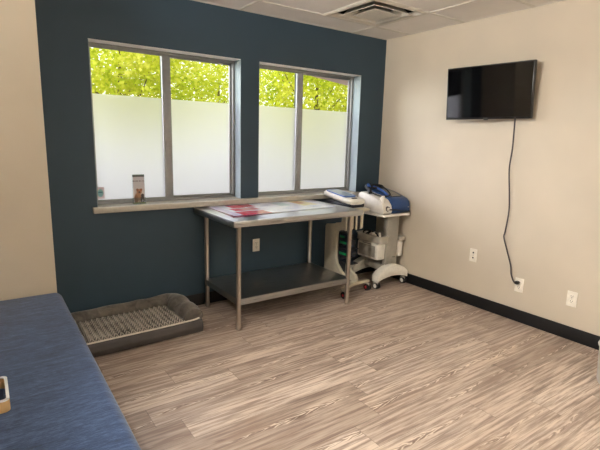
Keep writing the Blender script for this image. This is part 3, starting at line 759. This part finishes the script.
# ------------------------------------------------------------------ things on the window sill
bh = thing('brochure_holder', (-2.545, .035, ZB), 'clear brochure holder with a puppy leaflet on the window sill', 'brochure holder')
m = MB(); m.box(-2.592, -2.498, .030, .032, ZB + .001, ZB + .228).box(-2.592, -2.498, .0, .062, ZB + .0005, ZB + .0035).box(-2.592, -2.498, .014, .016, ZB + .003, ZB + .05).box(-2.592, -2.59, .014, .032, ZB + .003, ZB + .05).box(-2.5, -2.498, .014, .032, ZB + .003, ZB + .05)
m.build('acrylic_stand', M['acrylic'], bh, False)
lf = tag(MB().box(-2.588, -2.502, .022, .0285, ZB + .004, ZB + .226).build('leaflet', M['brochure'], None, False, loc=(-2.545, .025, ZB + .004)), 'leaflet with puppies standing in the clear holder on the sill', 'leaflet')
st = tag(MB().box(-2.832, -2.775, .1225, .1245, .950, 1.038).build('sticker', M['sticker'], None, False, loc=(-2.8035, .1235, .950)), 'small pink and teal square sticker low on the left window', 'sticker')

# ------------------------------------------------------------------ waste bin at the right edge
BC = (-.445, -2.592)
m = MB(); m.lathe([(0, .001), (.105, .001), (.112, .02), (.122, .225), (.126, .23), (.126, .24), (.118, .24), (.107, .022), (0, .02)], (*BC, 0), 40)
wb = thing('waste_bin', (*BC, 0), 'low light grey waste bin on the floor at the right edge', 'bin')
m.build('bin_body', M['bin'], wb)
m = MB(); m.lathe([(.119, .236), (.129, .236), (.131, .243), (.129, .249), (.119, .249), (.117, .243), (.119, .236)], (*BC, 0), 40); m.build('bin_rim', M['bin'], wb)

# ------------------------------------------------------------------ outdoors
struct(MB().box(-25, 35, WT, 40, -.35, -.25).build('ground', M['ground'], smooth=False), 'pale ground outside the windows', 'ground')
# sloped roof edge outside, top right of the right window
m = MB(); m.prism([(-.62, 2.125), (.5, 2.005), (.5, 2.18), (-.62, 2.30)], 1, .52, .62); m.prism([(-.62, 2.125), (.5, 2.005), (.5, 2.02), (-.62, 2.14)], 1, WT + .001, .52)
struct(m.build('trim_3', M['fascia'], smooth=False), 'pinkish roof edge outside the right window', 'trim')

def tree(x, y, zc, R, label, seed, n=11000, leaf=.10):
    rnd = random.Random(seed)
    T = thing('tree', (x, y, -.25), label, 'tree', 'trees outside the windows')
    m = MB(); m.tube([(x, y, -.25), (x + .05, y, .8), (x - .03, y + .05, zc - .6 * R), (x, y, zc + .3 * R)], [.13, .10, .07, .03], 12)
    brs = []
    for k in range(9):
        a = k * 2.4; e = Vector((x + R * .75 * math.cos(a), y + R * .75 * math.sin(a), zc + R * (.55 * math.sin(k * 1.7))))
        s_ = Vector((x, y, zc - .7 * R + .1 * k)); brs.append(e); m.tube([s_, (s_ + e) / 2 + Vector((0, 0, -.1)), e], [.03, .018, .008], 8)
    m.build('trunk', M['bark'], T)
    verts, faces = [], []
    clumps = [Vector((x, y, zc))]
    for k in range(70):
        v = Vector((rnd.gauss(0, 1), rnd.gauss(0, 1), rnd.gauss(0, 1))).normalized() * (rnd.uniform(.25, .95) ** .6) * R
        clumps.append(Vector((x, y, zc)) + Vector((v.x, v.y, v.z * .95)))
    for k in range(n):
        c = rnd.choice(clumps); p = c + Vector((rnd.gauss(0, 1), rnd.gauss(0, 1), rnd.gauss(0, 1))) * R * .17
        ax = Vector((rnd.gauss(0, 1), rnd.gauss(0, 1), rnd.gauss(0, .6))).normalized(); bx_ = ax.orthogonal().normalized()
        bx_ = Matrix.Rotation(rnd.uniform(0, 6.28), 3, ax) @ bx_; L_ = leaf * rnd.uniform(.7, 1.35); w_ = L_ * .34
        cr_ = bx_.cross(ax); i0 = len(verts)
        verts += [p - ax * L_ * .5, p + cr_ * w_ - ax * L_ * .05 + bx_ * .012, p + ax * L_ * .5, p - cr_ * w_ - ax * L_ * .05 + bx_ * .012]
        faces += [(i0, i0 + 1, i0 + 2), (i0, i0 + 2, i0 + 3)]
    o0 = ORG[T.name]; me = bpy.data.meshes.new('foliage'); me.from_pydata([v - o0 for v in verts], [], faces); me.materials.append(M['leaf'])
    o = bpy.data.objects.new('foliage', me); COL.objects.link(o); o.parent = T
tree(-.9, 7.0, 2.75, 1.9, 'bright green leafy tree outside the left pane of the left window', 1)
tree(4.15, 12.9, 3.3, 2.3, 'yellow green tree farther back outside the right pane of the left window', 2)
tree(4.4, 7.0, 2.75, 1.9, 'sunlit yellow green tree outside the right window', 3)
tree(10.4, 12.9, 3.3, 2.3, 'green tree farther back at the right edge of the right window', 4)

# ------------------------------------------------------------------ light
w = bpy.data.worlds.new('sky'); SC.world = w; w.use_nodes = True
bg = w.node_tree.nodes['Background']; bg.inputs[0].default_value = (.93, .97, 1.0, 1); bg.inputs[1].default_value = SKY
sun = bpy.data.lights.new('sun', 'SUN'); sun.energy = SUN; sun.angle = math.radians(60); sun.color = (.98, .98, 1.)
so = bpy.data.objects.new('sun', sun); COL.objects.link(so)
so.rotation_euler = Vector((.62, -.72, -.10)).to_track_quat('-Z', 'Y').to_euler()

# ------------------------------------------------------------------ camera (solved from the photograph's lines)
yaw, pit, rol, fpx = .6147, .1863, .0261, 453.84
cyw, syw, cp, sp_ = math.cos(yaw), math.sin(yaw), math.cos(pit), math.sin(pit)
fwd = Vector((syw * cp, cyw * cp, -sp_)); rt = Vector((cyw, -syw, 0)); up = rt.cross(fwd)
r2 = math.cos(rol) * rt + math.sin(rol) * up; u2 = -math.sin(rol) * rt + math.cos(rol) * up
cam = bpy.data.cameras.new('camera'); co_ = bpy.data.objects.new('camera', cam); COL.objects.link(co_)
mt = Matrix((r2, u2, -fwd)).transposed().to_4x4(); mt.translation = Vector((-3.5348, -3.5483, 1.4312)); co_.matrix_world = mt
cam.sensor_fit = 'HORIZONTAL'; cam.sensor_width = 36; cam.lens = 36 * fpx / 600; cam.clip_start = .05
SC.camera = co_
vs_ = SC.view_settings; vs_.view_transform = 'Standard'; vs_.look = 'None'; vs_.gamma = 1; vs_.use_curve_mapping = False; vs_.exposure = 0.0
SC.cycles.use_denoising = True
SC.cycles.sample_clamp_indirect = 0; SC.cycles.max_bounces = 10; SC.cycles.diffuse_bounces = 6; SC.cycles.transparent_max_bounces = 12
